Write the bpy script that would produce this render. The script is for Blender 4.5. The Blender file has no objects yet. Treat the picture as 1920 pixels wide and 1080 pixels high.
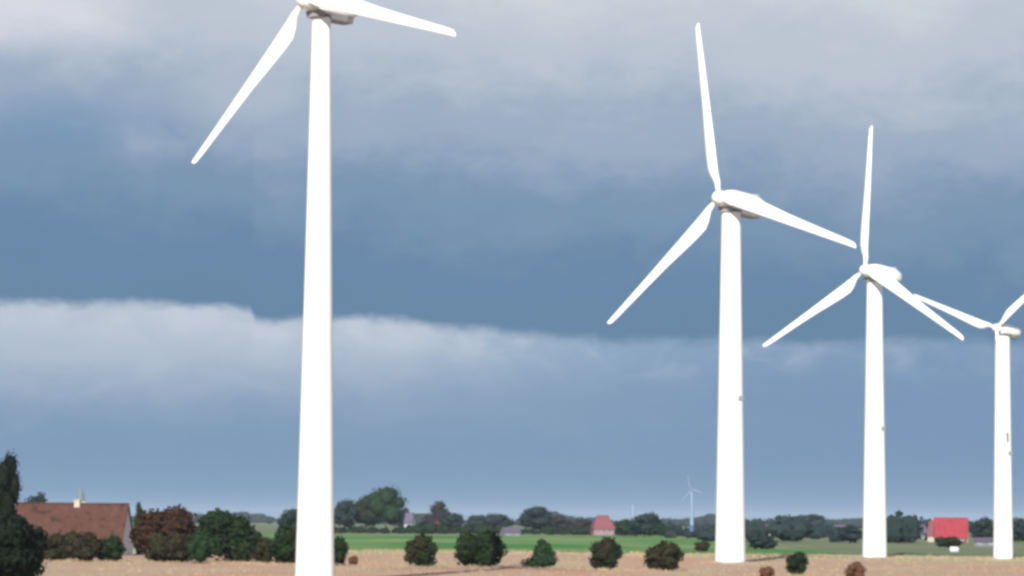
import bpy, math, random
from mathutils import Vector, Matrix
R = math.radians
S = bpy.context.scene
COL = S.collection

# ------------------------------------------------------------------ camera
FPX = 6062.0                       # focal length in pixels of a 1920 px wide picture
H_CAM = 5.2
PITCH = math.atan(438 / FPX)
ROLL = R(0.45)
cd = bpy.data.cameras.new("camera")
cam = bpy.data.objects.new("camera", cd)
COL.objects.link(cam)
S.camera = cam
cd.sensor_width = 36.0
cd.lens = 36.0 * FPX / 1920.0
cd.clip_start = 1.0
cd.clip_end = 60000.0
CM = Matrix.Rotation(R(90) + PITCH, 4, 'X') @ Matrix.Rotation(ROLL, 4, 'Z')
CM.translation = (0, 0, H_CAM)
cam.matrix_world = CM
S.render.resolution_x, S.render.resolution_y = 1024, 576
S.cycles.pixel_filter_type = 'BLACKMAN_HARRIS'
S.cycles.filter_width = 3.2

# ------------------------------------------------------------------ exposure
EXPO = 0.5
vs = S.view_settings
vs.view_transform = 'Standard'
vs.look = 'None'
vs.gamma = 1.0
vs.use_curve_mapping = False
vs.exposure = EXPO

def lin(r, g, b):
    f = lambda c: (c/255/12.92) if c/255 <= .04045 else ((c/255+.055)/1.055)**2.4
    return (f(r), f(g), f(b), 1.0)

def seen(r, g, b):                 # a sky radiance that shows as this colour at the chosen exposure
    c = lin(r, g, b); k = 2**EXPO
    return (c[0]/k, c[1]/k, c[2]/k, 1.0)

# ------------------------------------------------------------------ sun
SUN_EL, SUN_AZ = 27.0, 190.0       # azimuth clockwise from +Y: behind the camera, to the left
sd = bpy.data.lights.new("sun", 'SUN')
sd.energy = 4.8
sd.angle = R(0.5)
sd.color = (1.0, 0.955, 0.89)
sun = bpy.data.objects.new("sun", sd)
COL.objects.link(sun)
sv = Vector((math.sin(R(SUN_AZ))*math.cos(R(SUN_EL)), math.cos(R(SUN_AZ))*math.cos(R(SUN_EL)), math.sin(R(SUN_EL))))
sun.rotation_euler = sv.to_track_quat('Z', 'Y').to_euler()
sun.location = (0, 0, 100)

# ------------------------------------------------------------------ world: sky with a deep bank of cloud
W = bpy.data.worlds.new("World")
S.world = W
W.use_nodes = True
nt = W.node_tree
for n in list(nt.nodes): nt.nodes.remove(n)

class NB:
    """small helper to write node maths"""
    def __init__(s, nt): s.nt = nt
    def n(s, t, **kw):
        x = s.nt.nodes.new(t)
        for k, v in kw.items(): setattr(x, k, v)
        return x
    def put(s, sock, v):
        if isinstance(v, bpy.types.NodeSocket): s.nt.links.new(v, sock)
        else: sock.default_value = v
    def m(s, op, a, b=0.0, c=None, clamp=False):
        x = s.n('ShaderNodeMath', operation=op); x.use_clamp = clamp
        s.put(x.inputs[0], a); s.put(x.inputs[1], b)
        if c is not None: s.put(x.inputs[2], c)
        return x.outputs[0]
    def add(s, a, b): return s.m('ADD', a, b)
    def sub(s, a, b): return s.m('SUBTRACT', a, b)
    def mul(s, a, b): return s.m('MULTIPLY', a, b)
    def step(s, v, lo, hi, a=0.0, b=1.0):
        x = s.n('ShaderNodeMapRange', interpolation_type='SMOOTHSTEP')
        s.put(x.inputs[0], v)
        x.inputs[1].default_value = lo; x.inputs[2].default_value = hi
        x.inputs[3].default_value = a; x.inputs[4].default_value = b
        return x.outputs[0]
    def mix(s, f, a, b, mode='MIX'):
        x = s.n('ShaderNodeMix', data_type='RGBA', blend_type=mode)
        s.put(x.inputs['Factor'], f); s.put(x.inputs['A'], a) if False else None
        s.put(x.inputs[6], a); s.put(x.inputs[7], b)
        return x.outputs[2]
    def ramp(s, f, stops, ease='EASE'):
        x = s.n('ShaderNodeValToRGB'); cr = x.color_ramp; cr.interpolation = ease
        while len(cr.elements) < len(stops): cr.elements.new(0.5)
        for e, (p, c) in zip(cr.elements, stops): e.position = p; e.color = c
        s.put(x.inputs[0], f)
        return x.outputs[0]
    def noise(s, vec, scale, detail=4.0, rough=0.5, dist=0.0):
        x = s.n('ShaderNodeTexNoise')
        s.put(x.inputs['Vector'], vec)
        x.inputs['Scale'].default_value = scale; x.inputs['Detail'].default_value = detail
        x.inputs['Roughness'].default_value = rough; x.inputs['Distortion'].default_value = dist
        return x.outputs[0]
    def vec(s, x, y, z):
        c = s.n('ShaderNodeCombineXYZ')
        s.put(c.inputs[0], x); s.put(c.inputs[1], y); s.put(c.inputs[2], z)
        return c.outputs[0]

w = NB(nt)
tc = w.n('ShaderNodeTexCoord')
sp = w.n('ShaderNodeSeparateXYZ'); nt.links.new(tc.outputs['Generated'], sp.inputs[0])
az = w.mul(w.m('ARCTAN2', sp.outputs[0], sp.outputs[1]), 180/math.pi)       # degrees, 0 = north
el = w.mul(w.m('ARCSINE', sp.outputs[2]), 180/math.pi)
skyv = w.vec(w.mul(az, 0.55), w.mul(el, 1.0), 0.0)
n_big = w.noise(skyv, 0.42, 4.0, 0.5, 0.4)
n_mid = w.noise(w.vec(w.mul(az, 0.6), el, 7.3), 1.1, 5.0, 0.55, 0.5)
n_edge = w.noise(w.vec(w.mul(az, 0.7), w.mul(el, 0.9), 2.1), 1.3, 4.0, 0.5, 0.3)
n_fine = w.noise(w.vec(w.mul(az, 0.8), w.mul(el, 1.5), 4.4), 3.2, 8.0, 0.62, 0.2)
# lower edge of the dark cloud bank, a few degrees above the horizon, dropping to the right
edge = w.add(w.step(az, -6.0, 2.4, 3.74, 3.19), w.mul(w.sub(n_edge, 0.5), 0.36))
edge = w.sub(edge, w.mul(w.mul(w.step(az, -4.66, -4.52), w.step(az, -4.45, -3.0, 1.0, 0.0)), 0.24))
above = w.sub(el, edge)
above = w.add(above, w.mul(w.sub(n_fine, 0.5), 0.22))
mask = w.step(above, -0.10, 0.16)
# the bank itself: slate blue at its foot, paler with height
hgt = w.add(w.mul(above, 0.155), w.mul(w.sub(n_big, 0.5), 0.36))
hgt = w.add(hgt, w.mul(w.sub(n_mid, 0.5), 0.22))
hgt = w.add(hgt, w.mul(w.sub(n_fine, 0.5), 0.07))
hgt = w.sub(hgt, w.mul(w.mul(w.step(az, -4.5, -9.0), w.step(above, 0.4, 2.5)), 0.05))
bank = w.ramp(hgt, [(0.0, seen(98, 132, 163)), (0.14, seen(101, 134, 166)), (0.34, seen(121, 148, 177)),
                    (0.57, seen(155, 173, 195)), (0.80, seen(188, 197, 210)), (1.0, seen(205, 212, 220))])
def blob(cx, cy, rx, ry, amount):
    dx = w.mul(w.sub(az, cx), 1/rx); dy = w.mul(w.sub(el, cy), 1/ry)
    r = w.m('SQRT', w.add(w.mul(dx, dx), w.mul(dy, dy)))
    r = w.add(r, w.mul(w.sub(n_mid, 0.5), 1.1))
    return w.step(r, 1.0, 0.15, 0.0, amount)
bank = w.mix(blob(-8.7, 9.0, 2.6, 1.1, 1.0), bank, seen(216, 218, 228))
bank = w.mix(blob(-4.9, 7.5, 1.6, 0.8, 0.55), bank, seen(186, 194, 210))
bank = w.mix(blob(-3.4, 8.9, 3.6, 1.0, 0.6), bank, seen(190, 200, 212))
bank = w.mix(blob(-7.8, 7.0, 2.6, 0.9, 0.5), bank, seen(118, 150, 184))
# the clearer air under it
lowv = w.add(w.add(w.mul(el, 0.25), w.mul(w.sub(n_mid, 0.5), 0.14)), w.mul(w.sub(n_fine, 0.5), 0.16))
low = w.ramp(lowv, [(0.0, seen(100, 138, 175)), (0.25, seen(113, 145, 178)), (0.5, seen(126, 153, 183)),
                    (0.78, seen(143, 169, 195)), (1.0, seen(168, 186, 203))])
pale = w.mul(w.step(az, 3.0, -4.5), w.step(w.add(el, w.mul(w.sub(n_mid, 0.5), 1.2)), 1.5, 3.5))
low = w.mix(w.mul(pale, 0.85), low, seen(187, 197, 211))
deep = w.mul(w.step(az, -1.0, 7.0), 0.65)
low = w.mix(deep, low, seen(110, 140, 177))
puff = w.mul(w.mul(w.step(above, -0.75, -0.15), w.step(n_mid, 0.42, 0.68)), w.step(az, 9.0, -3.0, 0.2, 0.55))
low = w.mix(puff, low, seen(206, 212, 224))
cloud = w.mix(mask, low, bank)
# below the horizon the dome is only haze colour
cover = w.step(w.add(n_big, w.mul(el, -0.012)), 0.12, 0.42)
cover = w.m('MAXIMUM', cover, w.step(el, 16.0, 11.0))
skytex = w.n('ShaderNodeTexSky', sky_type='NISHITA')
skytex.sun_disc = False
skytex.sun_elevation = R(SUN_EL)
skytex.sun_rotation = R(SUN_AZ)
bg1 = w.n('ShaderNodeBackground'); nt.links.new(skytex.outputs[0], bg1.inputs[0]); bg1.inputs[1].default_value = 0.1
bg2 = w.n('ShaderNodeBackground'); nt.links.new(cloud, bg2.inputs[0]); bg2.inputs[1].default_value = 1.0
mx = w.n('ShaderNodeMixShader'); nt.links.new(cover, mx.inputs[0])
nt.links.new(bg1.outputs[0], mx.inputs[1]); nt.links.new(bg2.outputs[0], mx.inputs[2])
wo = w.n('ShaderNodeOutputWorld'); nt.links.new(mx.outputs[0], wo.inputs[0])

# ------------------------------------------------------------------ helpers
C3 = CM.to_3x3()
def ray(px, py):
    return (C3 @ Vector(((px-960)/FPX, -(py-540)/FPX, -1.0)))
def at(px, py, d):                 # the point seen at px,py that lies d metres north of the camera
    v = ray(px, py)
    return Vector((0, 0, H_CAM)) + v * (d / v.y)
def ground_at(px, d):              # ground point in that column, d metres away
    py = 1000.0
    for _ in range(4):
        p = at(px, py, d); py += p.z * FPX / d
    p = at(px, py, d)
    return Vector((p.x, p.y, 0.0))
def dist_of(px, py):               # how far away the flat ground lies behind this pixel
    v = ray(px, py)
    return -H_CAM / v.z * v.y
def height_of(px, py, d): return at(px, py, d).z

def mat(name, color, rough=0.8, metallic=0.0, spec=0.3):
    m = bpy.data.materials.new(name); m.use_nodes = True
    b = m.node_tree.nodes['Principled BSDF']
    b.inputs['Base Color'].default_value = (*color, 1)
    b.inputs['Roughness'].default_value = rough
    b.inputs['Metallic'].default_value = metallic
    b.inputs['Specular IOR Level'].default_value = spec
    return m

def noisy(name, stops, scale=1.0, detail=5.0, rough=0.85, stretch=(1, 1, 1), coords='Object', bump=0.0, rg=0.55, spec=0.25):
    m = mat(name, stops[0][1][:3], rough, spec=spec)
    nt = m.node_tree; b = nt.nodes['Principled BSDF']; q = NB(nt)
    t = q.n('ShaderNodeTexCoord'); mp = q.n('ShaderNodeMapping')
    nt.links.new(t.outputs[coords], mp.inputs[0]); mp.inputs['Scale'].default_value = stretch
    f = q.noise(mp.outputs[0], scale, detail, rg)
    c = q.ramp(f, [(p, (*k[:3], 1)) for p, k in stops], 'LINEAR')
    nt.links.new(c, b.inputs['Base Color'])
    if bump:
        bp = q.n('ShaderNodeBump'); bp.inputs['Strength'].default_value = bump
        nt.links.new(f, bp.inputs['Height']); nt.links.new(bp.outputs[0], b.inputs['Normal'])
    return m

class MB:
    def __init__(s): s.v = []; s.f = []
    def quad(s, a, b, c, d):
        n = len(s.v); s.v += [a, b, c, d]; s.f.append((n, n+1, n+2, n+3))
    def face(s, pts):
        n = len(s.v); s.v += list(pts); s.f.append(tuple(range(n, n+len(pts))))
    def box(s, x0, x1, y0, y1, z0, z1, M=None):
        p = [Vector(c) for c in ((x0,y0,z0),(x1,y0,z0),(x1,y1,z0),(x0,y1,z0),(x0,y0,z1),(x1,y0,z1),(x1,y1,z1),(x0,y1,z1))]
        if M: p = [M @ c for c in p]
        n = len(s.v); s.v += p
        s.f += [tuple(n+i for i in q) for q in ((0,3,2,1),(4,5,6,7),(0,1,5,4),(1,2,6,5),(2,3,7,6),(3,0,4,7))]
    def loft(s, rings, cap0=True, cap1=True):
        k = len(rings[0]); n = len(s.v)
        for r in rings: s.v += [Vector(p) for p in r]
        for i in range(len(rings)-1):
            for j in range(k):
                a = n+i*k+j; b = n+i*k+(j+1) % k
                s.f.append((a, b, b+k, a+k))
        if cap0: s.f.append(tuple(n+j for j in range(k))[::-1])
        if cap1: s.f.append(tuple(n+(len(rings)-1)*k+j for j in range(k)))
    def lathe(s, prof, seg=32, M=None, cap0=True, cap1=True):
        rings = []
        for r, z in prof:
            ring = [Vector((r*math.cos(2*math.pi*i/seg), r*math.sin(2*math.pi*i/seg), z)) for i in range(seg)]
            if M: ring = [M @ p for p in ring]
            rings.append(ring)
        s.loft(rings, cap0, cap1)
    def tube(s, pts, rad, seg=7):
        rings = []
        for i, p in enumerate(pts):
            p = Vector(p)
            t = (Vector(pts[min(i+1, len(pts)-1)]) - Vector(pts[max(i-1, 0)])).normalized()
            u = t.cross(Vector((0.3, 1, 0.1))).normalized(); v = t.cross(u)
            r = rad[i]
            rings.append([p + u*r*math.cos(2*math.pi*j/seg) + v*r*math.sin(2*math.pi*j/seg) for j in range(seg)])
        s.loft(rings)
    def build(s, name, m, parent=None, smooth=False, loc=None, rot=None):
        me = bpy.data.meshes.new(name)
        me.from_pydata([tuple(p) for p in s.v], [], s.f)
        me.materials.append(m)
        if smooth:
            me.polygons.foreach_set('use_smooth', [True]*len(me.polygons))
        me.update()
        o = bpy.data.objects.new(name, me); COL.objects.link(o)
        if parent: o.parent = parent
        if loc is not None: o.location = loc
        if rot is not None: o.rotation_euler = rot
        return o

def tag(o, label=None, cat=None, group=None, kind=None):
    if label: o['label'] = label
    if cat: o['category'] = cat
    if group: o['group'] = group
    if kind: o['kind'] = kind
    return o
def empty(name, loc, rz=0.0, sc=1.0):
    e = bpy.data.objects.new(name, None); COL.objects.link(e)
    e.location = loc; e.rotation_euler = (0, 0, rz); e.empty_display_size = 1.0
    e.scale = (sc, sc, sc)
    return e

# ------------------------------------------------------------------ ground
def ground_mat(name, cols, s1, s2, stretch):
    m = mat(name, cols[0], 0.95, spec=0.1); nt = m.node_tree; b = nt.nodes['Principled BSDF']; q = NB(nt)
    t = q.n('ShaderNodeNewGeometry'); mp = q.n('ShaderNodeMapping')
    nt.links.new(t.outputs['Position'], mp.inputs[0]); mp.inputs['Scale'].default_value = stretch
    n1 = q.noise(mp.outputs[0], s1, 5, 0.6, 0.6)
    n2 = q.noise(mp.outputs[0], s2, 4, 0.7)
    n3 = q.noise(t.outputs['Position'], 1.1, 3, 0.7)
    c = q.mix(q.step(n1, 0.38, 0.62), (*cols[0], 1), (*cols[1], 1))
    c = q.mix(q.mul(q.step(n2, 0.45, 0.68), 0.85), c, (*cols[2], 1))
    c = q.mix(q.mul(q.step(n3, 0.45, 0.75), 0.45), c, (*cols[3], 1))
    nt.links.new(c, b.inputs['Base Color'])
    bp = q.n('ShaderNodeBump'); bp.inputs['Strength'].default_value = 0.6; bp.inputs['Distance'].default_value = 0.25
    nt.links.new(n3, bp.inputs['Height']); nt.links.new(bp.outputs[0], b.inputs['Normal'])
    return m

M_land = ground_mat('far_grassland', [(0.13, 0.17, 0.085), (0.19, 0.20, 0.115), (0.10, 0.15, 0.07), (0.15, 0.16, 0.09)], 0.006, 0.02, (0.6, 1, 1))
M_stub = ground_mat('dry_stubble', [(0.41, 0.29, 0.20), (0.46, 0.26, 0.18), (0.44, 0.35, 0.23), (0.29, 0.215, 0.14)], 0.03, 0.075, (1, 0.45, 1))
M_green = ground_mat('green_crop', [(0.055, 0.18, 0.040), (0.13, 0.235, 0.070), (0.24, 0.27, 0.12), (0.08, 0.17, 0.05)], 0.02, 0.02, (0.9, .4, 1))
M_verge = ground_mat('dry_verge', [(0.40, 0.36, 0.22), (0.30, 0.30, 0.17), (0.46, 0.40, 0.25), (0.26, 0.24, 0.13)], 0.03, 0.09, (1, 0.6, 1))

random.seed(4)
g = MB(); g.quad((-14000, -400, 0), (14000, -400, 0), (14000, 28000, 0), (-14000, 28000, 0))
tag(g.build('ground', M_land), kind='structure')
def wavy_field(name, m, far, z, x0=-260, x1=260, near=-300, step=4.0, amp=3.0):
    """one flat sheet whose far edge wanders a little like a ploughed margin"""
    b = MB(); xs = []; x = x0
    while x <= x1: xs.append(x); x += step
    prev = None
    for x in xs:
        y = far(x) + amp*math.sin(x*0.13+1) + amp*0.6*math.sin(x*0.41) + random.uniform(-1, 1)*amp*0.4
        yn = near(x) if callable(near) else near
        if prev: b.quad((prev[0], prev[2], z), (x, yn, z), (x, y, z), (prev[0], prev[1], z))
        prev = (x, y, yn)
    return tag(b.build(name, m), kind='structure')
wavy_field('grass_verge', M_verge, lambda x: 560 - max(0, x)*0.25, 0.012, amp=4)
wavy_field('stubble_field', M_stub, lambda x: 515 - max(0, x)*0.9 - max(0, -x-5)*0.9, 0.03, amp=5)
wavy_field('crop_field', M_green, lambda x: 1180 + 0.3*x, 0.02, x0=-420, x1=62, near=lambda x: 575 + 2*math.sin(x*.1), amp=10, step=8)

# low dry grass standing in the stubble and along its margins
M_dry = noisy('dry_grass_blades', [(0.3, (0.40, 0.31, 0.20)), (0.5, (0.34, 0.25, 0.155)), (0.7, (0.25, 0.235, 0.13))], 0.12, 4, coords='Object')
b = MB()
rnd = random.Random(11)
def tuft(b, x, y, h, n, spread):
    for _ in range(n):
        a = rnd.uniform(0, math.pi); dx, dy = math.cos(a), math.sin(a)
        bx, by = x+rnd.gauss(0, spread), y+rnd.gauss(0, spread)
        hh = h*rnd.uniform(.5, 1.1); wd = h*0.10; lx, ly = rnd.gauss(0, h*.25), rnd.gauss(0, h*.25)
        b.face([(bx-dx*wd, by-dy*wd, 0.0), (bx+dx*wd, by+dy*wd, 0.0), (bx+lx+dx*wd*.2, by+ly+dy*wd*.2, hh)])
for i in range(5200):
    d = rnd.uniform(285, 520); x = rnd.uniform(-0.17, 0.17)*d
    tuft(b, x, d, rnd.choice((.12, .18, .28, .4)), 5, .25)
for i in range(2600):
    x = rnd.uniform(-95, 95); d = 535 - max(0, x)*0.55 + rnd.gauss(0, 14)
    tuft(b, x, d, rnd.uniform(.3, .7), 5, .35)
for px, base, n_ in ((789, 1064, 60), (899, 1064, 90), (1018, 1066, 70), (1137, 1069, 60), (1243, 1071, 70), (1493, 1079, 50), (1368, 1056, 110), (1640, 1047, 90), (1881, 1050, 70), (590, 1090, 60),
                     (426, 1057, 110), (320, 1056, 110), (540, 1059, 90), (205, 1054, 80), (152, 1054, 80), (100, 1053, 70), (494, 1058, 60)):
    dd_ = dist_of(px, base); P_ = ground_at(px, dd_)
    for _ in range(n_): tuft(b, P_.x+rnd.gauss(0, 2.4), dd_-rnd.uniform(0.6, 2.2), rnd.uniform(.15, .45), 6, .2)
tag(b.build('dry_grass', M_dry), 'short dry yellow grass standing in the stubble', 'grass', kind='stuff')

# ------------------------------------------------------------------ wind turbines
M_white = noisy('white_turbine_paint', [(0.3, (0.82, 0.82, 0.81)), (0.7, (0.76, 0.77, 0.77))], 0.25, 4, 0.38, stretch=(1, 1, .15), spec=0.45)
M_blade = noisy('white_blade_coat', [(0.3, (0.83, 0.83, 0.82)), (0.7, (0.78, 0.79, 0.79))], 0.4, 3, 0.35, spec=0.45)
M_joint = mat('grey_flange_steel', (0.36, 0.37, 0.38), 0.5)
M_dark = mat('dark_yaw_steel', (0.10, 0.105, 0.11), 0.6)
M_under_shade = noisy('grey_underside_shade', [(0.3, (0.22, 0.225, 0.23)), (0.7, (0.30, 0.30, 0.31))], 0.9, 4, 0.6)  # dark grey that puts underside shade into the colour
M_door = mat('grey_green_door', (0.25, 0.29, 0.28), 0.5)
M_conc = noisy('weathered_concrete', [(0.3, (0.42, 0.40, 0.37)), (0.7, (0.30, 0.29, 0.27))], 1.5, 5)

def blade_mesh(Rr):
    """blade along +Z, leading edge towards +X"""
    b = MB(); rings = []
    st = [(0.02, .026, 1.0), (0.055, .027, 1.0), (0.09, .038, .72), (0.135, .062, .40), (0.18, .078, .27), (0.25, .077, .23), (0.36, .068, .20),
          (0.5, .055, .18), (0.65, .046, .17), (0.8, .038, .16), (0.92, .032, .15), (0.975, .027, .14), (0.992, .019, .13), (1.0, .008, .12)]
    for (t, c, th) in st:
        circ = max(0.0, min(1.0, (0.16 - t)/0.08)) if t < .16 else 0
        ring = []; N = 20
        tw = R(16*(1-t)**2 + 1) * (1-circ)
        for i in range(N):
            a = 2*math.pi*i/N
            ca, sa = math.cos(a), math.sin(a)
            xc = ca*0.5
            # round leading edge, thin trailing edge
            yy = sa*0.5*th*(1.0 if circ > .5 else (0.55+0.45*ca + 0.12))
            lead = c*0.5 if circ > .5 else 0.016
            xx = (lead - c*0.5) + c*xc
            X = xx*math.cos(tw) - yy*c*math.sin(tw); Y = xx*math.sin(tw)*-1 + yy*c*math.cos(tw)
            ring.append((X*Rr, Y*Rr - 0.012*Rr*t*t, t*Rr))
        rings.append(ring)
    b.loft(rings)
    return b

def turbine(label, base, Zh, Rr, phase, r0, r1, yaw=42.0, over=0.15, box_at=None, nk=1.0, tilt=3.8, group='white wind turbines standing in the field', paint=None):
    wp, bpnt = (paint or M_white), (paint or M_blade)
    root = empty('wind_turbine', base, -R(yaw))
    tag(root, label, 'wind turbine', group)
    tilt = R(tilt)
    b = MB()
    top = Zh - 0.062*Rr
    prof = []
    for i in range(13):
        t = i/12; prof.append((r0 + (r1-r0)*(t**0.92), top*t))
    b.lathe(prof, 48, None, False, False)
    tower = b.build('tower', wp, root, smooth=True)
    f = MB(); f.lathe([(r0*1.30, 0), (r0*1.30, .10), (r0*1.15, .2), (r0*1.04, .24)], 40)
    f.build('foundation', M_conc, root)
    for t in ((0.465,) if box_at else (0.34, 0.67)):
        rr = r0 + (r1-r0)*t**.92
        fl = MB(); fl.lathe([(rr*.98, top*t-.07), (rr+.012, top*t-.06), (rr+.012, top*t+.06), (rr*.97, top*t+.07)], 40)
        fl.build('flange', wp, tower)
    # service door with steps
    dd = MB(); Mr = Matrix.Rotation(R(180+yaw), 4, 'Z')
    dd.box(-.42, .42, -r0-.06, -r0+.35, 1.3, 3.4, Mr); dd.build('door', M_door, tower)
    ss = MB()
    y0 = -r0-.15; prof = [(y0, 0.12)]
    for k in range(5): prof += [(y0-.28*(5-k), .12+.22*k), (y0-.28*(5-k), .12+.22*(k+1))]
    prof = [(y0, .12)] + prof[1:] + [(y0, 1.22)]
    ss.loft([[Mr @ Vector((sx*.5, y, z)) for y, z in prof] for sx in (-1, 1)])
    ss.build('steps', M_joint, tower)
    if box_at:
        z = top*box_at; rr = r0 + (r1-r0)*box_at**.92
        a = R(yaw) - R(38)                       # fixed to the east side of the shaft
        Mb = Matrix.Rotation(a, 4, 'Z')
        q = MB(); q.box(rr-.25, rr+.05, -.62, .62, z-.30, z+.30, Mb)
        q.build('equipment_box', M_joint, tower)
    # nacelle frame: origin on the tower axis at hub height, tilted
    T = Matrix.Translation((0, 0, Zh)) @ Matrix.Rotation(-tilt, 4, 'X')
    def sec(y, wd, zt, zb, rnd_=0.35, n=24):
        out = []; zc = (zt+zb)/2; hh = (zt-zb)/2
        for i in range(n):
            a = 2*math.pi*i/n; ca, sa = math.cos(a), math.sin(a)
            e = 0.5
            out.append(T @ Vector((math.copysign(abs(ca)**e, ca)*wd, y, zc+math.copysign(abs(sa)**e, sa)*hh)))
        return out
    u = Rr
    n = MB()
    n.loft([sec(-over*u*.62, .028*u, .026*u, -.030*u), sec(-over*u*.58, .038*u, .042*u, -.042*u), sec(-over*u*.3, .047*u, .052*u, -.050*u), sec(0, .050*u, .056*u, -.054*u),
            sec(nk*.12*u, .050*u, .054*u, -.052*u), sec(nk*.20*u, .048*u, .046*u, -.044*u), sec(nk*.245*u, .042*u, .032*u, -.036*u), sec(nk*.262*u, .032*u, .016*u, -.026*u)][::-1])
    nac = n.build('nacelle', wp, root, smooth=True)
    k = MB(); k.box(-.018*u, .018*u, .20*u*nk, .215*u*nk, .044*u, .062*u, T); k.build('wind_vane', M_joint, nac)
    bp = MB()  # slab added below the nacelle to paint its underside as shaded
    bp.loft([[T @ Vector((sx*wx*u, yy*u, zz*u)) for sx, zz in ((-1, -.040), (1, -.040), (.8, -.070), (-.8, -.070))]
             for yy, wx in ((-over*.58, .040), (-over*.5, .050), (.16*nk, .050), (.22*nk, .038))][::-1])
    bp.build('underside_shade', M_under_shade, root)
    yr = MB(); yr.lathe([(r1*1.0, top-.06*1), (r1*1.12, top-.02), (r1*1.12, Zh-.05*u)], 32); yr.build('yaw_ring', M_dark, root)
    # hub with a rounded nose
    Hm = T @ Matrix.Translation((0, -over*u, 0)) @ Matrix.Rotation(R(90), 4, 'X')
    hb = MB()
    hb.lathe([(.030*u, -.056*u), (.040*u, -.05*u), (.042*u, -.02*u), (.038*u, .010*u), (.030*u, .030*u), (.019*u, .044*u), (.008*u, .050*u), (.001*u, .051*u)], 32, Hm)
    hb.build('hub', wp, root, smooth=True)
    bm = None
    for kk in range(3):
        Bm = T @ Matrix.Translation((0, -over*u - .004*u, 0)) @ Matrix.Rotation(R(phase + 120*kk), 4, 'Y')
        if bm is None:
            o = blade_mesh(Rr).build('blade', bpnt, root, smooth=True); bm = o
        else:
            o = bm.copy(); COL.objects.link(o); o.parent = root
        o.matrix_local = Bm
    return root

def project(P):
    q = CM.inverted() @ P
    return 960 - FPX*q.x/q.z, 540 + FPX*q.y/q.z
def place_turbine(label, px, base_y, hub, rpx, wbase, wtop, phase, yaw, tilt, **kw):
    """stands on the field where px, base_y shows; the hub hangs in front of the shaft, seen at hub"""
    d = dist_of(px, base_y); P = ground_at(px, d); ppm = FPX/d; Rr = rpx*(d-2)/FPX
    ax = Vector((-math.sin(R(yaw)), -math.cos(R(yaw)), 0)); lo, hi = 0.2, 8.0
    for _ in range(40):
        o = (lo+hi)/2; z = at(hub[0], hub[1], P.y + ax.y*o).z
        x, y = project(P + ax*o + Vector((0, 0, z)))
        if x > hub[0]: lo = o
        else: hi = o
    o = max(0.10*Rr, min(o, 0.21*Rr)); z = at(hub[0], hub[1], P.y + ax.y*o).z
    return turbine(label, P, z - o*math.tan(R(tilt)), Rr, phase, wbase/2/ppm, wtop/2/ppm, yaw=yaw, tilt=tilt, over=o/Rr, **kw)

place_turbine('nearest and largest white turbine, its hub cut off by the top of the photo',
              590, 1093, (573, 0), 414, 74, 35, -15.6, 42, 2.2, nk=.8)
place_turbine('second largest white turbine, its upright blade leaning slightly left',
              1369, 1056, (1352, 371), 348, 57, 36, -11.8, 43, 3.7, box_at=0.467)
place_turbine('third largest white turbine with one blade pointing almost straight up',
              1640, 1047, (1626, 507), 276, 46, 29, 0, 44.5, 4.2, box_at=0.467)
place_turbine('smallest of the four field turbines, cut by the right edge, one blade hanging down',
              1881, 1050, (1871, 615), 202, 37, 27, -70, 42, 4, box_at=0.475)
# ------------------------------------------------------------------ foliage
def fol(name, a, b, c, scale=0.9):
    a, b, c = [tuple(q*0.82 for q in t) for t in (a, b, c)]
    m = noisy(name, [(0.30, a), (0.5, b), (0.72, c)], scale, 3, 0.9, spec=0.12)
    bs = m.node_tree.nodes['Principled BSDF']
    return m
F_black = fol('very_dark_leaves', (0.005, 0.009, 0.006), (0.008, 0.014, 0.008), (0.013, 0.020, 0.010))
F_dark = fol('dark_green_leaves', (0.009, 0.020, 0.010), (0.015, 0.032, 0.012), (0.028, 0.042, 0.015))
F_green = fol('green_leaves', (0.012, 0.032, 0.015), (0.020, 0.046, 0.019), (0.034, 0.056, 0.022))
F_olive = fol('olive_leaves', (0.022, 0.022, 0.012), (0.034, 0.030, 0.015), (0.026, 0.036, 0.014))
F_russet = fol('russet_leaves', (0.030, 0.017, 0.010), (0.050, 0.023, 0.014), (0.024, 0.021, 0.010))
F_brown = fol('brown_dry_leaves', (0.10, 0.055, 0.028), (0.15, 0.075, 0.04), (0.08, 0.05, 0.022))
F_mix = fol('green_and_brown_leaves', (0.040, 0.027, 0.015), (0.018, 0.031, 0.014), (0.026, 0.040, 0.016), 0.5)
F_blue = fol('blue_green_leaves', (0.014, 0.026, 0.027), (0.022, 0.038, 0.036), (0.030, 0.048, 0.038), 0.3)
F_plum = fol('dull_plum_leaves', (0.040, 0.026, 0.032), (0.028, 0.034, 0.034), (0.055, 0.034, 0.036), 0.3)
M_bark = noisy('rough_bark', [(0.3, (0.07, 0.05, 0.035)), (0.7, (0.12, 0.09, 0.065))], 3, 5, stretch=(1, 1, .2))

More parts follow.
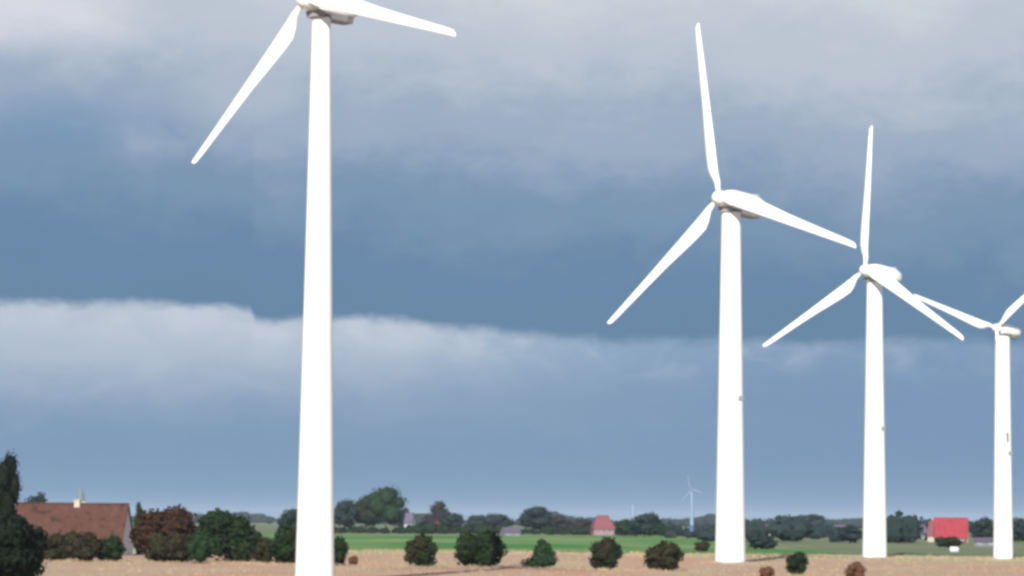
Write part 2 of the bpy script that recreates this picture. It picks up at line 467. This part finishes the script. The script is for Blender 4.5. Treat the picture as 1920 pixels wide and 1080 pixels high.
def crown(rng, wd, ht, z0, shape, nleaf, leaf):
    """leaf clumps on and inside a set of lobes; wd, ht in metres"""
    b = MB(); lobes = []
    n = {'round': 9, 'column': 8, 'cone': 8, 'wide': 11, 'twin': 10}[shape]
    for i in range(n):
        if shape == 'column':
            t = (i+.5)/n; rad = wd*.5*(math.sin(math.pi*(t*.66+.22))**.8)*.9
            c = Vector((rng.gauss(0, wd*.06), rng.gauss(0, wd*.06), z0+ht*(.06+.88*t))); r = Vector((rad, rad, ht*.16))
        elif shape == 'cone':
            t = (i+.5)/n; rad = wd*.5*(1.02-t*.80)
            a = rng.uniform(0, 6.28); k = rad*.30
            c = Vector((math.cos(a)*k, math.sin(a)*k, z0+ht*(.12+.80*t))); r = Vector((rad*.85, rad*.85, ht*.17))
        elif shape == 'twin':
            sx = -1 if i % 2 else 1; top = .97 if sx < 0 else .86
            z = rng.uniform(.22, top-.2); c = Vector((sx*wd*(.20+.08*rng.random()), rng.gauss(0, wd*.14), z0+ht*z))
            r = Vector((wd*.25, wd*.25, ht*.22))
            if i < 2: c = Vector((sx*wd*.16, 0, z0+ht*(top-.17)))
        else:
            a = i*2.4+rng.random(); t = (i+.5)/n
            zz = .17+.64*t; k = wd*(.27*math.sqrt(max(.05, 1-(2*t-1)**2*.85)))*(1.25 if shape == 'wide' else 1)
            c = Vector((math.cos(a)*k, math.sin(a)*k, z0+ht*zz)); rr = rng.uniform(.20, .29)
            r = Vector((wd*rr, wd*rr, ht*rng.uniform(.17, .25)))
        lobes.append((c, r))
    # lumpy inner mass so the middle is closed
    for c, r in lobes:
        rings = []
        for i in range(1, 7):
            ph = math.pi*i/7; ring = []
            for j in range(9):
                th = 2*math.pi*j/9; q = .86*rng.uniform(.84, 1.08)
                p = c + Vector((r.x*math.sin(ph)*math.cos(th)*q, r.y*math.sin(ph)*math.sin(th)*q, r.z*math.cos(ph)*q))
                p.z = max(p.z, 0.05); ring.append(p)
            rings.append(ring)
        b.loft(rings[::-1])
    wts = [r.x*r.z for c, r in lobes]; tot = sum(wts)
    for (c, r), wt in zip(lobes, wts):
        for _ in range(int(nleaf*wt/tot)):
            d = Vector((rng.gauss(0, 1), rng.gauss(0, 1), rng.gauss(0, 1)+.15)).normalized()
            q = rng.uniform(.74, 1.12) if rng.random() < .85 else rng.uniform(1.1, 1.28)
            p = c + Vector((d.x*r.x, d.y*r.y, d.z*r.z))*q
            if p.z < 0.03: continue
            nrm = (d + Vector((rng.gauss(0, .55), rng.gauss(0, .55), rng.gauss(0, .55)))).normalized()
            u = nrm.cross(Vector((rng.random(), rng.random(), rng.random()))).normalized(); v = nrm.cross(u)
            s = leaf*rng.uniform(.6, 1.4)
            b.face([p-u*s, p-v*s*.6+u*s*.15, p+u*s, p+v*s*.65])
    return b

SEED = [100]
def plant(name, cat, label, px, top, d, wpx, shape, m, group=None, base_frac=0.0, nleaf=1500, part='crown', leafk=1.0, parts=True):
    SEED[0] += 1; rng = random.Random(SEED[0])
    P = ground_at(px, d); ppm = FPX/d
    Hh = height_of(px, top, d); Wd = wpx/ppm
    root = empty(name, P, rng.uniform(-.3, .3)); tag(root, label, cat, group)
    z0 = Hh*base_frac
    leaf = leafk*max(.07, min(.5, Wd*.045)); leaf = max(leaf, d*0.00026)
    c = crown(rng, Wd*.96, Hh-z0, z0, shape, nleaf, leaf).build(part, m, root)
    t = MB()
    if part == 'crown':
        tr = max(.1, Hh*.022); zt = z0+(Hh-z0)*.55
        t.tube([(0, 0, -.05), (0, 0, .4), (rng.gauss(0, .1), 0, zt*.5), (rng.gauss(0, .15), 0, zt), (0, 0, z0+(Hh-z0)*.8)], [tr*1.5, tr*1.1, tr*.9, tr*.6, tr*.2])
        for k in range(4):
            a = k*1.7+rng.random(); L = Wd*.30
            zb = zt*(.45+.12*k)
            t.tube([(0, 0, zb), (math.cos(a)*L*.5, math.sin(a)*L*.5, zb+Hh*.09), (math.cos(a)*L, math.sin(a)*L, zb+Hh*.2)], [tr*.5, tr*.32, tr*.12], 5)
        t.build('trunk', M_bark, root, smooth=True)
    elif parts:
        for k in range(5):
            a = k*1.25+rng.random(); L = Wd*.16
            t.tube([(math.cos(a)*.1, math.sin(a)*.1, -.03), (math.cos(a)*L*.6, math.sin(a)*L*.6, Hh*.2), (math.cos(a)*L, math.sin(a)*L, Hh*.5)], [.06, .045, .02], 5)
        t.build('stems', M_bark, root)
    return root

def B(label, px, top, base, wpx, shape, m, group=None, **kw):
    return plant('bush', 'bush', label, px, top, dist_of(px, base), wpx, shape, m, group, part='foliage', **kw)
def T(label, px, top, d, wpx, shape, m, group=None, **kw):
    kw.setdefault('base_frac', .12)
    return plant('tree', 'tree', label, px, top, d, wpx, shape, m, group, **kw)

G1 = 'round bushes along the stubble field'
B('round green and brown bush left of the widest bush in the field row', 789, 1002, 1064, 66, 'round', F_mix, G1, nleaf=2200)
B('widest dark green bush with a raised right half in the field row', 899, 997, 1064, 94, 'wide', F_dark, G1, nleaf=2800)
B('cone topped dark green bush with a low spreading left foot', 1018, 1013, 1066, 70, 'cone', F_green, G1, nleaf=2000)
B('roundish brown and green bush standing below the small pink red roof', 1137, 1007, 1069, 66, 'round', F_mix, G1, nleaf=2200)
B('olive brown bush just left of the second turbine tower', 1243, 1017, 1071, 74, 'round', F_olive, G1, nleaf=2200)
B('small dark bush standing between the second and third turbine towers', 1493, 1033, 1079, 48, 'round', F_dark, G1, nleaf=1700)
B('brown dry bush cut by the bottom edge left of the third turbine tower', 1602, 1052, 1092, 40, 'round', F_brown, G1, nleaf=1400)
B('reddish brown low clump just right of the second turbine foot', 1437, 1062, 1086, 30, 'wide', F_brown, 'small dry brown clumps on the field', nleaf=700)
B('tiny reddish brown clump near the foot of the nearest turbine', 663, 1042, 1059, 20, 'round', F_brown, 'small dry brown clumps on the field', nleaf=600)
B('narrow dark bush touching the right side of the nearest turbine tower', 632, 1006, 1061, 44, 'round', F_dark, G1, nleaf=1500)
G2 = 'bushes and trees around the farm'
B('very dark near bush filling the lower left corner', 10, 962, 1090, 160, 'round', F_black, G2, nleaf=5200, leafk=.8)
T('tall dark tree with a rounded top at the left edge', 10, 846, 420, 58, 'round', F_black, G2, nleaf=2600, base_frac=.22)
T('dark blue tree top showing above the left end of the farm roof', 66, 921, 640, 56, 'round', F_blue, G2)
T('narrow dark tree beside the white gable of the farm', 258, 945, 466, 24, 'column', F_dark, G2, base_frac=.02)
T('broad russet brown tree right of the farm', 310, 953, 432, 110, 'wide', F_russet, G2, nleaf=3600, base_frac=.10)
B('low dark shrub under the russet tree', 322, 1000, 1056, 96, 'wide', F_olive, G2, nleaf=1800)
B('low green bush between the russet tree and the twin topped tree', 372, 994, 1057, 48, 'round', F_green, G2)
B('dark low bush filling the gap behind the twin topped tree and the grey green bush', 470, 996, 1050, 60, 'wide', F_dark, G2)
T('dark green twin topped tree left of the nearest turbine', 426, 959, 400, 108, 'twin', F_dark, G2, nleaf=3400, base_frac=-.06)
B('low grey green bush right of the twin topped tree', 494, 1006, 1058, 44, 'round', F_olive, G2)
B('dark green bush touching the left side of the nearest turbine tower', 540, 984, 1059, 82, 'round', F_dark, G2, nleaf=2400)
T('blue grey tree rising behind the bush left of the nearest turbine', 546, 952, 800, 56, 'round', F_blue, G2)
B('left olive bush in front of the farm, half hidden by the corner bush', 98, 1000, 1053, 74, 'wide', F_olive, G2, nleaf=1800)
B('middle olive bush in front of the farm', 152, 994, 1054, 72, 'wide', F_olive, G2, nleaf=1800)
B('dark right hand bush in front of the farm beside its white gable', 205, 1003, 1054, 56, 'wide', F_dark, G2, nleaf=1600)

G3 = 'trees beyond the green field'
T('blue green tree of the far row closest to the nearest turbine tower', 645, 934, 1400, 56, 'round', F_blue, G3, nleaf=1200)
T('middle tree of the far row right of the nearest turbine', 686, 924, 1420, 72, 'round', F_mix, G3, nleaf=1300)
T('tallest green tree of the far row beyond the green field', 724, 908, 1400, 82, 'round', F_green, G3, nleaf=2000)
T('small blue tree at the right foot of the tallest far tree', 757, 950, 1450, 34, 'round', F_blue, G3, nleaf=800)
T('dark plum coloured tree with a peaked top', 822, 941, 1400, 84, 'cone', F_plum, G3, nleaf=1700, base_frac=.04)
T('low dark tree leaning out to the right of the plum coloured one', 848, 962, 1390, 52, 'round', F_blue, G3, nleaf=1000)
T('wide low blue grey tree between the peaked and the flat topped trees', 917, 963, 1700, 88, 'wide', F_blue, G3, nleaf=1500, base_frac=.02)
T('flat topped dark tree in the middle of the far row', 1003, 946, 1400, 74, 'round', F_blue, G3, nleaf=1500)
T('low plum coloured tree right of the flat topped one', 1046, 966, 1400, 50, 'round', F_plum, G3, nleaf=900)
T('small dull brown tree left of the pink red roof', 1088, 973, 1350, 50, 'wide', F_plum, G3, nleaf=900, base_frac=.02)
T('low green tree touching the right side of the pink red roof', 1172, 973, 1200, 48, 'round', F_green, G3, nleaf=900)
T('rounded dark green tree with a high crown left of the second turbine', 1208, 960, 1180, 72, 'round', F_blue, G3, nleaf=1700, base_frac=.04)
T('small dark tree at the right foot of the rounded green tree', 1238, 982, 1150, 34, 'round', F_dark, G3, nleaf=700)
G4 = 'trees around the far village'
T('dark mound shaped tree on the skyline between the second and third turbines', 1518, 962, 2100, 66, 'wide', F_blue, G4, nleaf=1000)
T('low dark tree left of the third turbine foot', 1592, 984, 900, 50, 'round', F_blue, G4, nleaf=900, base_frac=.03)
T('small pointed tree left of the red roofed barn', 1716, 966, 1150, 40, 'cone', F_blue, G4, nleaf=900)
T('dark tree between the red roofed barn and the last turbine tower', 1843, 969, 1000, 50, 'round', F_blue, G4, nleaf=1200, base_frac=.04)
T('dark tree at the right edge behind the last turbine tower', 1912, 973, 1000, 44, 'round', F_blue, G4, nleaf=900, base_frac=.04)
B('dark bush in front of the red roofed barn', 1778, 1006, 1027, 50, 'wide', F_dark, G4, nleaf=1000)
B('grey green hedge clump right of the second turbine tower', 1428, 1003, 1030, 56, 'wide', F_blue, G4, nleaf=800)
B('low green clump left of the second turbine tower under the blue footed turbine', 1316, 1015, 1034, 30, 'wide', F_olive, G4, nleaf=700)

# far wood along the horizon: one mass
def far_wood(label, d0, d1, pxs, hmin, hmax, seed, m, n):
    rng = random.Random(seed); b = MB()
    for i in range(n):
        px = rng.uniform(*pxs); d = rng.uniform(d0, d1); P = ground_at(px, d)
        if seed == 9 and d < 1800 and (1755 < px < 1832 or 1652 < px < 1680 or 1725 < px < 1755 and d < 980 or 1410 < px < 1450 or 1478 < px < 1506): continue   # yards kept clear of scrub
        h = rng.uniform(hmin, hmax)*(0.8+0.35*math.sin(px*.021+seed)+.15*math.sin(px*.057)); wd = h*rng.uniform(.8, 1.8)
        cx, cy = P.x, P.y
        for k in range(2):
            rings = []
            ox = rng.gauss(0, wd*.25)
            for a in range(1, 6):
                ph = math.pi*a/6
                rings.append([(cx+ox+wd*.5*math.sin(ph)*math.cos(2*math.pi*j/7)*rng.uniform(.75, 1.15), cy+wd*.5*math.sin(ph)*math.sin(2*math.pi*j/7),
                               max(0, h*.5+h*.5*math.cos(ph)*rng.uniform(.85, 1.1))) for j in range(7)])
            b.loft(rings[::-1])
        for k in range(26):
            a = rng.uniform(0, 6.28); z = h*rng.uniform(.15, 1.05); q = math.sqrt(max(.02, 1-(2*z/h-1)**2))*wd*.55
            p = Vector((cx+math.cos(a)*q, cy+math.sin(a)*q, z)); s = rng.uniform(.5, 1.2)
            u = Vector((rng.gauss(0, 1), rng.gauss(0, 1), rng.gauss(0, 1))).normalized(); v = u.orthogonal().normalized()
            b.face([p-u*s, p-v*s, p+u*s, p+v*s])
    return tag(b.build('far_wood', m), label, 'woodland', kind='stuff')
far_wood('low blue wood running along the whole horizon', 3600, 5200, (-120, 2040), 8, 15, 5, F_blue, 420)
far_wood('hedges and scrub around the far village at the right', 900, 2600, (1250, 2000), 3, 8, 9, F_blue, 300)
far_wood('dark hedge at the foot of the trees beyond the green field', 1290, 1420, (600, 1300), 1.6, 4.2, 3, F_dark, 150)

# ------------------------------------------------------------------ buildings
def brick(name, a, b_, mortar, sc):
    m = mat(name, a, 0.9, spec=.15); nt = m.node_tree; q = NB(nt); bs = nt.nodes['Principled BSDF']
    t = q.n('ShaderNodeTexCoord'); br = q.n('ShaderNodeTexBrick')
    mp = q.n('ShaderNodeMapping'); mp.inputs['Rotation'].default_value = (R(90), 0, 0)
    nt.links.new(t.outputs['Object'], mp.inputs[0]); nt.links.new(mp.outputs[0], br.inputs['Vector'])
    br.inputs['Color1'].default_value = (*a, 1); br.inputs['Color2'].default_value = (*b_, 1); br.inputs['Mortar'].default_value = (*mortar, 1)
    br.inputs['Scale'].default_value = sc; br.inputs['Mortar Size'].default_value = .012
    nz = q.noise(t.outputs['Object'], .8, 5, .6)
    c = q.mix(q.step(nz, .35, .7, 0, .5), br.outputs[0], (a[0]*.5, a[1]*.6, a[2]*.6, 1))
    nt.links.new(c, bs.inputs['Base Color'])
    return m
M_brick = brick('brown_brick', (.19, .085, .06), (.14, .07, .055), (.2, .17, .15), 4)
M_tile = noisy('old_clay_tiles', [(0.36, (0.022, 0.020, 0.014)), (0.45, (0.088, 0.030, 0.024)), (0.54, (0.058, 0.036, 0.024)), (0.64, (0.105, 0.036, 0.036))], 0.9, 6, 0.85, stretch=(1, 1, 1), rg=.65)
M_red = noisy('bright_red_tiles', [(0.3, (0.31, 0.034, 0.048)), (0.7, (0.20, 0.030, 0.040))], 0.8, 4, 0.7)
M_pink = noisy('faded_red_tiles', [(0.3, (0.20, 0.065, 0.078)), (0.7, (0.15, 0.06, 0.07))], 0.8, 4, 0.8)
M_lime = noisy('white_limewash', [(0.3, (0.60, 0.61, 0.62)), (0.7, (0.46, 0.48, 0.50))], 0.7, 5)
M_cream = noisy('cream_render', [(0.3, (0.42, 0.38, 0.31)), (0.7, (0.33, 0.30, 0.25))], 1, 4)
M_rose = noisy('dull_rose_render', [(0.3, (0.26, 0.17, 0.18)), (0.7, (0.20, 0.14, 0.15))], 1, 4)
M_grey = noisy('grey_wall_render', [(0.3, (0.17, 0.175, 0.20)), (0.7, (0.12, 0.13, 0.15))], 1, 4)
M_slate = noisy('purple_grey_slates', [(0.3, (0.085, 0.075, 0.11)), (0.7, (0.12, 0.10, 0.14))], 1, 4)
M_glass = mat('dark_window_glass', (0.03, 0.035, 0.045), 0.12, spec=.5)
M_frame = mat('white_window_frame', (0.7, 0.7, 0.68), 0.5)
M_wood = noisy('dark_green_door_wood', [(0.3, (0.04, 0.07, 0.05)), (0.7, (0.06, 0.09, 0.06))], 2, 3)
M_copper = noisy('green_spire_copper', [(0.3, (0.12, 0.16, 0.18)), (0.7, (0.15, 0.19, 0.20))], 1, 3)

def house(name, label, cat, P, rz, L, Dp, eave, ridge, mw, mr, gable=None, chim=(), wins=(), doors=(), hip=0.0, group=None, over=.35):
    """long axis along local X, front face at local -Y"""
    root = empty(name, P, rz); tag(root, label, cat, group)
    b = MB(); hx, hy = L/2, Dp/2
    ix = hx-.19
    base_ = [(-ix, -hy), (ix, -hy), (ix, hy), (-ix, hy)]
    b.loft([[(x, y, 0) for x, y in base_], [(x, y, eave) for x, y in base_]], False, False)
    if not hip and not gable: gable = mw
    wall = b.build('wall', mw, root)
    for s in (1, -1):
        gb = MB()
        prof = [(-hy+.003, 0), (hy-.003, 0), (hy-.003, eave)] + ([] if hip else [(0, ridge-.12)]) + [(-hy+.003, eave)]
        gb.loft([[(s*hx-s*.18*k, y, z) for y, z in prof] for k in (0, 1)])
        gb.build('gable_wall' if not hip else 'side_wall', gable or mw, root)
    r = MB(); th = .14; sl = (ridge-eave)/hy; ey = hy+over; ez = eave-over*sl; hp = hip
    ox = hx+(over*.6 if not hip else over)
    if hip:
        r.loft([[(-ox, -ey, ez), (ox, -ey, ez), (ox, ey, ez), (-ox, ey, ez)], [(-ox, -ey, ez+th), (ox, -ey, ez+th), (ox, ey, ez+th), (-ox, ey, ez+th)],
                [(-ox+hp, -.05, ridge+th), (ox-hp, -.05, ridge+th), (ox-hp, .05, ridge+th), (-ox+hp, .05, ridge+th)]])
    else:
        v = [(-ey, ez), (0, ridge), (ey, ez), (ey, ez+th), (0, ridge+th), (-ey, ez+th)]
        r.loft([[(s*ox, y, z) for y, z in v] for s in (-1, 1)])
    roof = r.build('roof', mr, root)
    rc = MB(); rc.box(-ox+hp, ox-hp, -.13, .13, ridge+th*.6, ridge+th+.12); rc.build('ridge_cap', mr, roof)
    for (cx, mc, hh) in chim:
        c = MB(); c.box(cx-.4, cx+.4, -.35, .35, ridge-.6, ridge+hh); c.box(cx-.48, cx+.48, -.43, .43, ridge+hh, ridge+hh+.14)
        c.build('chimney', mc, roof)
    for (x, z, ww, hh) in wins:
        f = MB(); y = -hy
        f.box(x-ww/2-.08, x+ww/2+.08, y-.05, y+.05, z-.08, z); f.box(x-ww/2-.08, x+ww/2+.08, y-.05, y+.05, z+hh, z+hh+.08)
        f.box(x-ww/2-.08, x-ww/2, y-.05, y+.05, z, z+hh); f.box(x+ww/2, x+ww/2+.08, y-.05, y+.05, z, z+hh); f.box(x-.03, x+.03, y-.045, y+.04, z, z+hh)
        wn = f.build('window', M_frame, root)
        p = MB(); p.box(x-ww/2, x+ww/2, y-.02, y+.03, z, z+hh); p.build('pane', M_glass, wn)
    for (x, ww, hh) in doors:
        f = MB(); f.box(x-ww/2, x+ww/2, -hy-.05, -hy+.04, .02, hh); dr = f.build('door', M_wood, root)
        k = MB(); k.box(x+ww*.32, x+ww*.40, -hy-.12, -hy-.05, 1.0, 1.1); k.build('handle', M_joint, dr)
    return root

# farm at the left
d = 452; P = ground_at(129, d)
rd = height_of(129, 943, d)
house('farmhouse', 'long brown tiled farmhouse with a white right gable behind olive bushes', 'farmhouse', P + Vector((0, 3, 0)), R(-8), 15.9, 6.0, rd-4.8, rd-.2, M_brick, M_tile, gable=M_lime,
      chim=((0.7, M_cream, .55),), wins=((-6, 1.0, 1.1, 1.3), (-3.6, 1.0, 1.1, 1.3), (-1, 1.0, 1.1, 1.3), (3.4, 1.0, 1.1, 1.3), (6, 1.0, 1.1, 1.3)), doors=((1.4, 1.1, 2.1),))
P = ground_at(272, 470)
house('shed', 'small cream walled shed half hidden by the russet tree', 'shed', P, R(-6), 2.6, 3.2, 2.3, 3.5, M_cream, M_tile, gable=M_cream, wins=((0, 1.0, .7, .7),), doors=())
# church far behind the farm roof
P = ground_at(150, 1500); zt = height_of(150, 908, 1500)
ch = empty('church', P, R(12)); tag(ch, 'small far church whose green spire rises over the farm roof', 'church')
b = MB(); b.box(-2.4, 2.4, -2.4, 2.4, 0, zt*.62); b.build('tower', M_cream, ch)
b = MB(); k = [(2.55, zt*.62), (1.7, zt*.70), (1.45, zt*.78), (.3, zt*.94), (.03, zt)]
b.lathe(k, 8); b.build('spire', M_copper, ch)
b = MB(); b.box(2.4, 16, -4, 4, 0, zt*.3); b.build('nave', M_brick, ch)
b = MB(); b.loft([[(2.2, -4.4, zt*.29), (2.2, 0, zt*.52), (2.2, 4.4, zt*.29)], [(16.4, -4.4, zt*.29), (16.4, 0, zt*.52), (16.4, 4.4, zt*.29)]]); b.build('roof', M_slate, ch)
# pink red roof in the middle
d = 1300; P = ground_at(1130, d); rd = height_of(1130, 967, d)
house('house', 'far house with a faded pink red hipped roof between two trees', 'house', P, R(8), 8.4, 7.5, rd*.36, rd, M_rose, M_pink, hip=2.2, wins=((-2.3, 1, 1, 1.3), (0, 1, 1, 1.3), (2.3, 1, 1, 1.3)))
# bright red barn roof at the right
d = 960; P = ground_at(1783, d); rd = height_of(1783, 972, d)
house('barn', 'barn with a bright red tiled roof left of the last turbine tower', 'barn', P, R(-5), 9.6, 8, 1.9, rd, M_brick, M_red, gable=M_cream, wins=((-3, .7, .9, .9), (3, .7, .9, .9)), doors=((0, 2.2, 1.8),))
d = 985; P = ground_at(1756, d); rd = height_of(1756, 978, d)
house('outbuilding', 'low dull pink outbuilding at the left end of the bright red barn', 'outbuilding', P, R(-20), 4.2, 6, 2.2, rd, M_cream, M_pink, gable=M_cream)
d = 1120; P = ground_at(1704, d); rd = height_of(1704, 985, d)
house('cottage', 'low cottage with a purple grey roof and white left end, right of the third turbine', 'cottage', P, R(24), 12.5, 6.5, 2.2, rd, M_grey, M_slate, gable=M_lime, wins=((-3.5, .8, 1, 1.1), (0, .8, 1, 1.1), (3.5, .8, 1, 1.1)), chim=((-3, M_lime, .8),))
for (px, d, top, L, mw, mr, lab) in ((1432, 1500, 984, 9, M_cream, M_slate, 'pale far house just right of the second turbine tower'),
                                     (1492, 1250, 990, 7, M_lime, M_slate, 'small whitish far house above the small dark bush'),
                                     (1577, 1500, 985, 8, M_grey, M_slate, 'grey far house close to the left side of the third turbine tower'),
                                     (833, 1395, 972, 9, M_brick, M_tile, 'dull red far farm roof in front of the dark peaked tree'),
                                     (768, 1440, 962, 3.4, M_lime, M_slate, 'tiny pale gable between the tallest far tree and the peaked tree'),
                                     (957, 1150, 990, 6, M_grey, M_slate, 'pale grey far house right of the widest dark bush'),
                                     (1850, 800, 1010, 5.5, M_grey, M_slate, 'low grey far house touching the left side of the last turbine tower')):
    P = ground_at(px, d); rd = height_of(px, top, d)
    house('house', lab, 'house', P, R(15 if px % 2 else -14), L, 6, max(1.2, rd*.5), rd, mw, mr, gable=mw, wins=((-L*.25, .7, .9, min(1, rd*.2)), (L*.25, .7, .9, min(1, rd*.2))), group='far houses')

# wrapped bale
d = dist_of(1789, 1037); P = ground_at(1789, d)
M_wrap = noisy('white_film_wrap', [(0.3, (0.55, 0.56, 0.57)), (0.7, (0.42, 0.43, 0.45))], 4, 3, 0.35, spec=.5)
b = MB(); Mx = Matrix.Translation((0, 0, .6)) @ Matrix.Rotation(R(90), 4, 'Y')
b.lathe([(.001, -.85), (.35, -.86), (.55, -.8), (.61, -.68), (.62, 0), (.61, .68), (.55, .8), (.35, .86), (.001, .85)], 20, Mx)
o = b.build('wrapped_bale', M_wrap, smooth=True, loc=P); tag(o, 'small white wrapped bale lying on the grass before the red roofed barn', 'bale')

# two far turbines, faint on the horizon
M_faint = mat('pale_haze_tinted_tower', (0.19, 0.26, 0.36), 0.7)  # fading of the far turbines into haze, put into their colour
M_bluetower = mat('blue_foot_tone', (0.045, 0.10, 0.19), 0.7)
def far_turbine(label, px, hub_y, d, rpx, phase, blue=False):
    P = ground_at(px, d); Zh = height_of(px, hub_y, d); Rr = rpx*d/FPX
    root = turbine(label, P, Zh, Rr, phase, 4.2*d/FPX, 2.4*d/FPX, over=.12, paint=M_faint, group='faint wind turbines on the horizon')
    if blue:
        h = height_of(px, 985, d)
        b = MB(); q0 = 4.2*d/FPX; b.lathe([(q0*1.15, .1), (q0*1.08, h*.5), (q0, h)], 32); b.build('tower_foot_blue', M_bluetower, root, smooth=True)  # slightly wider blue ring of surface around the lower tower
    return root
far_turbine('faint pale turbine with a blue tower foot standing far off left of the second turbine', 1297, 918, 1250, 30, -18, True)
far_turbine('tiny faint turbine on the horizon above the rounded green tree', 1187, 944, 3200, 18, 30)

# ------------------------------------------------------------------ haze
hz = MB(); hz.box(-13900, 13900, -350, 27800, -1.0, 90.0)
hm = bpy.data.materials.new('thin_haze'); hm.use_nodes = True
hn = hm.node_tree
for n_ in list(hn.nodes):
    if n_.type == 'BSDF_PRINCIPLED': hn.nodes.remove(n_)
pv = hn.nodes.new('ShaderNodeVolumePrincipled')
pv.inputs['Color'].default_value = (0.72, 0.86, 1.0, 1)
pv.inputs['Density'].default_value = 0.00004
pv.inputs['Anisotropy'].default_value = 0.0
hn.links.new(pv.outputs[0], hn.nodes['Material Output'].inputs['Volume'])
o = hz.build('haze', hm); tag(o, 'thin pale blue haze lying over the whole plain', 'haze', kind='stuff')
